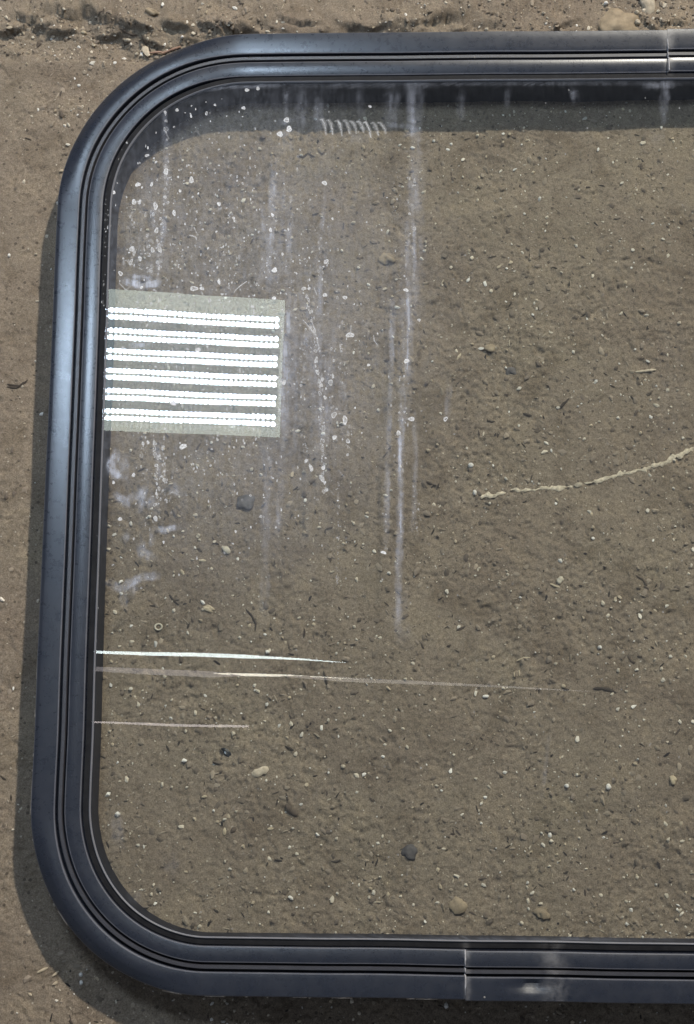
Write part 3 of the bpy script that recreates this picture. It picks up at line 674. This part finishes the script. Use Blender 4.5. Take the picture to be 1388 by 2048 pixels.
pebble('pebble', 950, 985, 9, 12, 4, M['white'], 'white pebble just left of the end of the white fibre', 'pebble', 0, 17)
pebble('pebble', 942, 930, 11, 12, 4, M['white'], 'bright white pebble above the left end of the white fibre', 'pebble', 0, 18)
pebble('pebble', 971, 1393, 13, 7, 3, M['white'], 'flat white pebble below the long reflected streak', 'pebble', 0, 19)
pebble('pebble', 1199, 1317-22, 9, 9, 4, M['white'], 'round white bead-like pebble below the pale shell crumb', 'pebble', 0, 20)
pebble('pebble', 1217, 1574, 11, 12, 4, M['white'], 'ivory pebble under the glass at the lower right', 'pebble', 0, 21)
pebble('pebble', 1133, 1572, 9, 9, 4, M['white'], 'small ivory pebble left of a larger one at the lower right', 'pebble', 0, 22)
pebble('shell_crumb', 1119, 1160, 15, 14, 4, M['shell'], 'pale shell crumb under the glass in the right half', 'shell', 0, 23, .35)
pebble('pebble', 981, 697, 24, 16, 3, M['tanstone'], 'dull straw coloured pebble under the glass, upper right', 'pebble', 0, 24, .3, .4)
pebble('pebble', 1022, 742, 24, 22, 4, M['greystone'], 'flat greyish pebble set in the earth near the upper right splinter', 'pebble', 0, 25, .3, .45)
pebble('pebble', 236, 1629, 10, 10, 4, M['white'], 'white pebble beside the lower left inner rubber', 'pebble', 0, 26)
pebble('pebble', 452, 1100, 22, 15, 4, M['shell'], 'cracked pale shell piece below the grey pebble', 'shell', -30, 27, .4)
pebble('pebble', 418, 1250-32, 24, 13, 3.5, M['straw'], 'straw coloured chip below the hooked smears on the glass', 'chip', -20, 28, .35)
pebble('pebble', 1345, 1560, 16, 16, 4, M['straw'], 'dull yellow pebble at the right edge under the glass', 'pebble', 0, 29, .3)
pebble('pebble', 686, 1603-70, 10, 9, 3, M['paleston'], 'pale pebble right of the pale wood chip', 'pebble', 0, 30)
pebble('pebble', 18, 510, 6, 9, 3, M['white'], 'tiny white pebble left of the frame, nearest the left picture edge', 'pebble', 0, 31)
pebble('pebble', 71, 508, 7, 6, 3, M['paleston'], 'tiny pale pebble by the shadow edge left of the frame', 'pebble', 0, 32)
pebble('pebble', 162, 1949, 7, 8, 3, M['white'], 'upper white pebble in the grey shadow under the lower left corner', 'pebble', 0, 33)
pebble('pebble', 163, 1965, 7, 9, 3, M['white'], 'lower white pebble in the grey shadow under the lower left corner', 'pebble', 0, 34)
# dry leaf and twigs at the far corner
stick('wood_chip', [(508-4, 1549), (520, 1544), (537, 1536)], 15, M['palewood'], 'pale split wood chip under the glass, lower left', 'wood chip', .35, 1, .12)
stick('dry_leaf', [(287, 90), (291, 100), (297, 110)], 14, M['palewood'], 'pale dry leaf scrap by the far left corner of the frame', 'leaf', .25, 2, .25, None, 1.5)
stick('twig', [(298, 104), (325, 103), (345, 96), (362, 90)], 6, M['redwood'], 'reddish twig running from the dry leaf under the frame corner', 'twig', .8, 3, .12, None, .8)
stick('twig', [(284, 74), (292, 88), (300, 98)], 6, M['darkwood'], 'dark twig leaning on the dry leaf', 'twig', .8, 4, .2, None, .6)
stick('splinter', [(1271, 744), (1290, 742), (1312, 739)], 6, M['palewood'], 'pale straight splinter under the glass at the upper right', 'splinter', .7, 5, .12)
stick('fibre', [(961, 994), (978, 990), (1000, 986), (1011, 983)], 10, M['fibre'], 'short left piece of the bleached white fibre', 'fibre', .3, 6, .55)
stick('fibre', [(1022, 981), (1060, 979), (1100, 976), (1145, 972)], 8.5, M['fibre'], 'middle piece of the bleached white fibre under the glass', 'fibre', .3, 7, .55)
stick('fibre', [(1170, 968), (1210, 956), (1255, 947), (1290, 937), (1330, 923), (1352, 912), (1390, 898), (1425, 886)], 9, M['fibre'], 'long right piece of the bleached white fibre running out of the picture', 'fibre', .3, 8, .50)
TW = [([(1046, 826), (1056, 829), (1064, 831)], 5, 'short dark twig right of the middle under the glass, second of three in a line'), ([(1110, 814), (1122, 813), (1138, 797)], 5, 'kinked dark twig, rightmost of three small ones in the right half'), ([(974, 840), (984, 843), (990, 842)], 5, 'short dark twig, leftmost of three small ones in the right half'),
      ([(844, 960), (854, 964), (865, 969)], 5, 'short dark twig just right of the double dust streak'), ([(492, 1219), (503, 1231), (512, 1248), (510, 1262)], 4, 'curved dark twig under the glass above the reflected streaks'), ([(339, 1190), (348, 1202), (358, 1210)], 4, 'thin dark twig right of the hooked smear'),
      ([(647, 1343), (651, 1358), (656, 1374)], 5, 'dark twig crossing under the reflected yellowish streak'), ([(1186, 1378), (1204, 1377), (1220, 1381), (1232, 1386)], 7, 'black sliver at the right end of the long reflected streak'),
      ([(13, 774), (32, 775), (50, 764), (55, 759)], 5, 'forked dark twig on the earth left of the frame'), ([(14, 768), (24, 770), (38, 770)], 4, 'thin stub beside the forked dark twig left of the frame'),
      ([(570, 1492), (580, 1497), (588, 1501)], 5, 'black bark sliver right of the shiny scrap'), ([(662, 1723), (672, 1724), (681, 1720)], 5, 'short black bark sliver left of the dark angular pebble'), ([(594, 313), (606, 316), (616, 308), (630, 316)], 4, 'wavy dark rootlet under the upper glass'),
      ([(462, 1664), (472, 1655)], 9, 'dark brown bark flake under the lower left glass'), ([(572, 1608), (582, 1622), (596, 1630)], 11, 'wide brown bark flake below the pale wood chip'), ([(1255, 1310), (1262, 1322), (1270, 1326)], 6, 'brown bark flake near the right edge'), ([(1270, 1150), (1285, 1158), (1293, 1172)], 5, 'bent brown twig near the right edge above the bark flake'),
      ([(240, 60), (262, 70), (275, 72)], 5, 'dark root end in the rubble above the oblong pebble')]
for i, (p, wd, lb) in enumerate(TW): stick('twig' if 'twig' in lb else ('rootlet' if 'root' in lb else 'bark_sliver'), p, wd, M['brownbark'] if 'brown' in lb else M['darkwood'], lb, 'twig' if 'twig' in lb else ('root' if 'root' in lb else 'bark'), .5, 20+i, .2)
ST = [([(75, 1945), (96, 1935)], 5, 'longest pale straw bit left of the lower left corner shadow'), ([(105, 1952), (118, 1942)], 4, 'pale straw bit touching the shadow edge at lower left'), ([(48, 1960), (56, 1954)], 4, 'short pale straw bit nearest the lower left picture edge'), ([(57, 1986), (64, 1991)], 5, 'pale straw bit below the others at lower left'),
      ([(449, 1660+10), (450, 1655)], 7, 'small pale pointed straw bit beside a bark flake'), ([(398, 1121), (412, 1122)], 6, 'pale oat-like straw bit under the glass in the left half'), ([(362, 1140), (368, 1150)], 8, 'pale seed husk above the straight reflected streaks'), ([(1028, 1345), (1028, 1354)], 3, 'left one of two parallel pale straw bits'), ([(1038, 1340), (1039, 1352)], 3, 'right one of two parallel pale straw bits'),
      ([(1033, 1322), (1046, 1316), (1060, 1316)], 3, 'bent pale straw bit above two parallel ones'), ([(914, 718), (922, 706)], 5, 'slanting pale straw bit right of the double dust streak'), ([(1100, 1177-10), (1110, 1172), (1120, 1175)], 4, 'pale straw bit beneath the shell crumb'), ([(535, 1658), (547, 1657)], 6, 'tiny pale straw bit under the lower middle glass'), ([(404, 1594), (414, 1593)], 6, 'pale straw bit at the lower left under the glass')]
for i, (p, wd, lb) in enumerate(ST): stick('straw_bit', p, wd, M['straw'], lb, 'straw', .5, 60+i, .15)
# little ring-shaped shell
bm = bmesh.new(); kk = 12
rv = [[bm.verts.new(((6.2+1.9*math.cos(b))*PXM*math.cos(a)*1.15, (6.2+1.9*math.cos(b))*PXM*math.sin(a), 1.9*PXM*math.sin(b))) for b in [j*math.pi/3 for j in range(6)]] for a in [2*math.pi*i/kk for i in range(kk)]]
for i in range(kk):
    for j in range(6): bm.faces.new((rv[i][j], rv[(i+1) % kk][j], rv[(i+1) % kk][(j+1) % 6], rv[i][(j+1) % 6]))
bmesh.ops.recalc_face_normals(bm, faces=bm.faces); me = bpy.data.meshes.new('shell_ring'); bm.to_mesh(me); bm.free(); me.shade_smooth()
o = link('shell_ring', me, M['shell']); o.location = on(317, 1254, .0006); tag(o, 'small pale ring shaped shell at the left under the glass', 'shell')

# ------------------------------------------------------------------ the lamp that the glass mirrors, hanging above
HL = 1.30                                                                  # height above the glass
def up(px, py, h): p = at(px, py, ZG-h); return Vector((p.x, p.y, ZG+h))
c00, c10, c01, c11 = up(211, 577, HL), up(570, 600, HL), up(200, 859, HL), up(560, 873, HL)
lc = (c00+c10+c01+c11)/4
lamp = empty('led_panel_lamp', lc); tag(lamp, 'rectangular LED panel lamp with six double rows, mirrored in the glass', 'lamp')
def lp(u, v_, dz=0.0): p = (c00*(1-u)+c10*u)*(1-v_)+(c01*(1-u)+c11*u)*v_; return Vector((p.x-lc.x, p.y-lc.y, dz))
def slab(name, u0, u1, v0, v1, z0, z1, mat):
    V = [lp(a, b, z) for z in (z0, z1) for a, b in ((u0, v0), (u1, v0), (u1, v1), (u0, v1))]
    return link(name, mesh(name, V, [(0, 1, 2, 3), (7, 6, 5, 4), (0, 4, 5, 1), (1, 5, 6, 2), (2, 6, 7, 3), (3, 7, 4, 0)]), mat, lamp)
E_plate = mat_emit('led_board_glow', (.80, .92, .82), 5.2); E_ch = mat_emit('led_channel_glow', (.52, .70, .72), 3.0)
E_led = mat_emit('led_light', (.80, .97, 1.20), 66.0); E_dim = mat_emit('dim_led', (.85, .97, .90), 6.5)
slab('board', -.05, 1, 0, 1, .000, .006, E_plate)
slab('housing', -.06, 1.01, -.01, 1.01, .0065, .045, M['housing'])
rows_v = [.190, .334, .477, .620, .762, .903]
for k, rv_ in enumerate(rows_v):
    if k < 5: slab('channel', -.05, .985, rv_+.035, rows_v[k+1]-.042, -.0016, -.0004, E_ch)
    for s in (-1, 1):
        V, Fc = [], []
        rr = 5.6*PXM*2.2; cv = rv_ - .012 + s*.0245
        for i in range(-2, 36):
            u = .0 + (i+.5)/36*.975; c = lp(u, cv + .004*(1-u)); b = len(V)
            for lvl, (sc_, dz) in enumerate(((1, -.002), (.95, -.004), (.5, -.0062))):
                for j in range(8): t = 2*math.pi*j/8; V.append((c.x+rr*.90*sc_*math.cos(t), c.y+rr*1.0*sc_*math.sin(t), dz))
            V.append((c.x, c.y, -.0068))
            for l_ in range(2):
                for j in range(8): Fc.append((b+l_*8+j, b+l_*8+(j+1) % 8, b+l_*8+8+(j+1) % 8, b+l_*8+8+j))
            for j in range(8): Fc.append((b+16+j, b+16+(j+1) % 8, b+24))
        o = link('led_row', mesh('led_row', V, Fc, True), E_led, lamp); o['kind'] = 'stuff'
for cv in (.955, .972):
    V, Fc = [], []; rr = 3.2*PXM*2.2
    for i in range(36):
        c = lp((i+.5)/36*.975, cv); b = len(V)
        for j in range(6): t = 2*math.pi*j/6; V.append((c.x+rr*math.cos(t), c.y+rr*.7*math.sin(t), -.0025))
        Fc.append(tuple(b+j for j in range(6)))
    o = link('led_row', mesh('led_row', V, Fc), E_dim, lamp); o['kind'] = 'stuff'
# hanging bracket
for u in (.1, .9):
    a = lp(u, .5, .045); V = []
    for z in (.045, .75):
        for j in range(6): t = j*math.pi/3; V.append((a.x+.004*math.cos(t), a.y+.004*math.sin(t), z))
    link('hanger_rod', mesh('hanger_rod', V, [(j, (j+1) % 6, 6+(j+1) % 6, 6+j) for j in range(6)]+[(5, 4, 3, 2, 1, 0), (6, 7, 8, 9, 10, 11)], True), M['housing'], lamp)

# ------------------------------------------------------------------ thin bright slits overhead that the glass also mirrors
def slit(name, stations, h, parts_mat, label, parent=None):
    """stations: (px, py, width px); one thin tapering bar"""
    V, Fc = [], []
    P = [up(a, b, h) for a, b, _ in stations]; o0 = P[0].copy(); px = PXM*(1+h)
    for (a, b, wd), p in zip(stations, P):
        for s, dz in ((-1, 0), (1, 0), (1, .01), (-1, .01)): V.append((p.x-o0.x, p.y-o0.y+s*wd*px/2, dz))
    m = len(P)
    for i in range(m-1):
        for j in range(4): j2 = (j+1) % 4; Fc.append((i*4+j, i*4+j2, i*4+4+j2, i*4+4+j))
    Fc.append((3, 2, 1, 0)); Fc.append(tuple((m-1)*4+j for j in range(4)))
    o = link(name, mesh(name, V, Fc), parts_mat, parent)
    if parent is None: o.location = o0; tag(o, label, 'light strip')
    else: o.location = o0-parent.location
    return o
HS = 2.6
slit('light_strip', [(60, 1299, 3.5), (180, 1303, 4.5), (330, 1307, 6.5), (480, 1312, 7), (530, 1314.5, 4.6), (610, 1319, 2.6), (690, 1324, .1)], HS, mat_emit('cool_strip_light', (.88, 1.0, 1.0), 13.5), 'cool white light strip, topmost of three streaks mirrored in the glass')
sp = empty('light_strip', up(180, 1337, HS)); tag(sp, 'long warm light strip, middle one of three streaks mirrored in the glass', 'light strip')
slit('dim_end', [(60, 1331, 6), (180, 1337, 8), (300, 1342.5, 11), (420, 1348, 11), (470, 1350, 3), (480, 1350.5, .2)], HS, mat_emit('dim_strip_light', (1.0, .93, .95), 2.1), '', sp)
slit('bright_middle', [(425, 1346, .2), (456, 1347.5, 4), (510, 1349.2, 5), (560, 1351, 3.8), (640, 1354.8, 1.6), (720, 1359, .1)], HS, mat_emit('warm_strip_light', (1.0, .95, .82), 12.0), '', sp)
slit('fading_tail', [(560, 1352.5, .5), (620, 1355.5, 6), (700, 1359.6, 8), (850, 1366.6, 6), (1010, 1373.4, 3), (1180, 1381, .1)], HS, mat_emit('faint_strip_light', (1.0, .95, .90), 2.1), '', sp)
slit('light_strip', [(150, 1442, 1.5), (200, 1445, 3), (330, 1450, 4.4), (470, 1453, 4.6), (498, 1454, 2.5)], HS, mat_emit('pinkish_strip_light', (1.0, .90, .88), 5.2), 'thin pinkish light strip, lowest of three streaks mirrored in the glass')
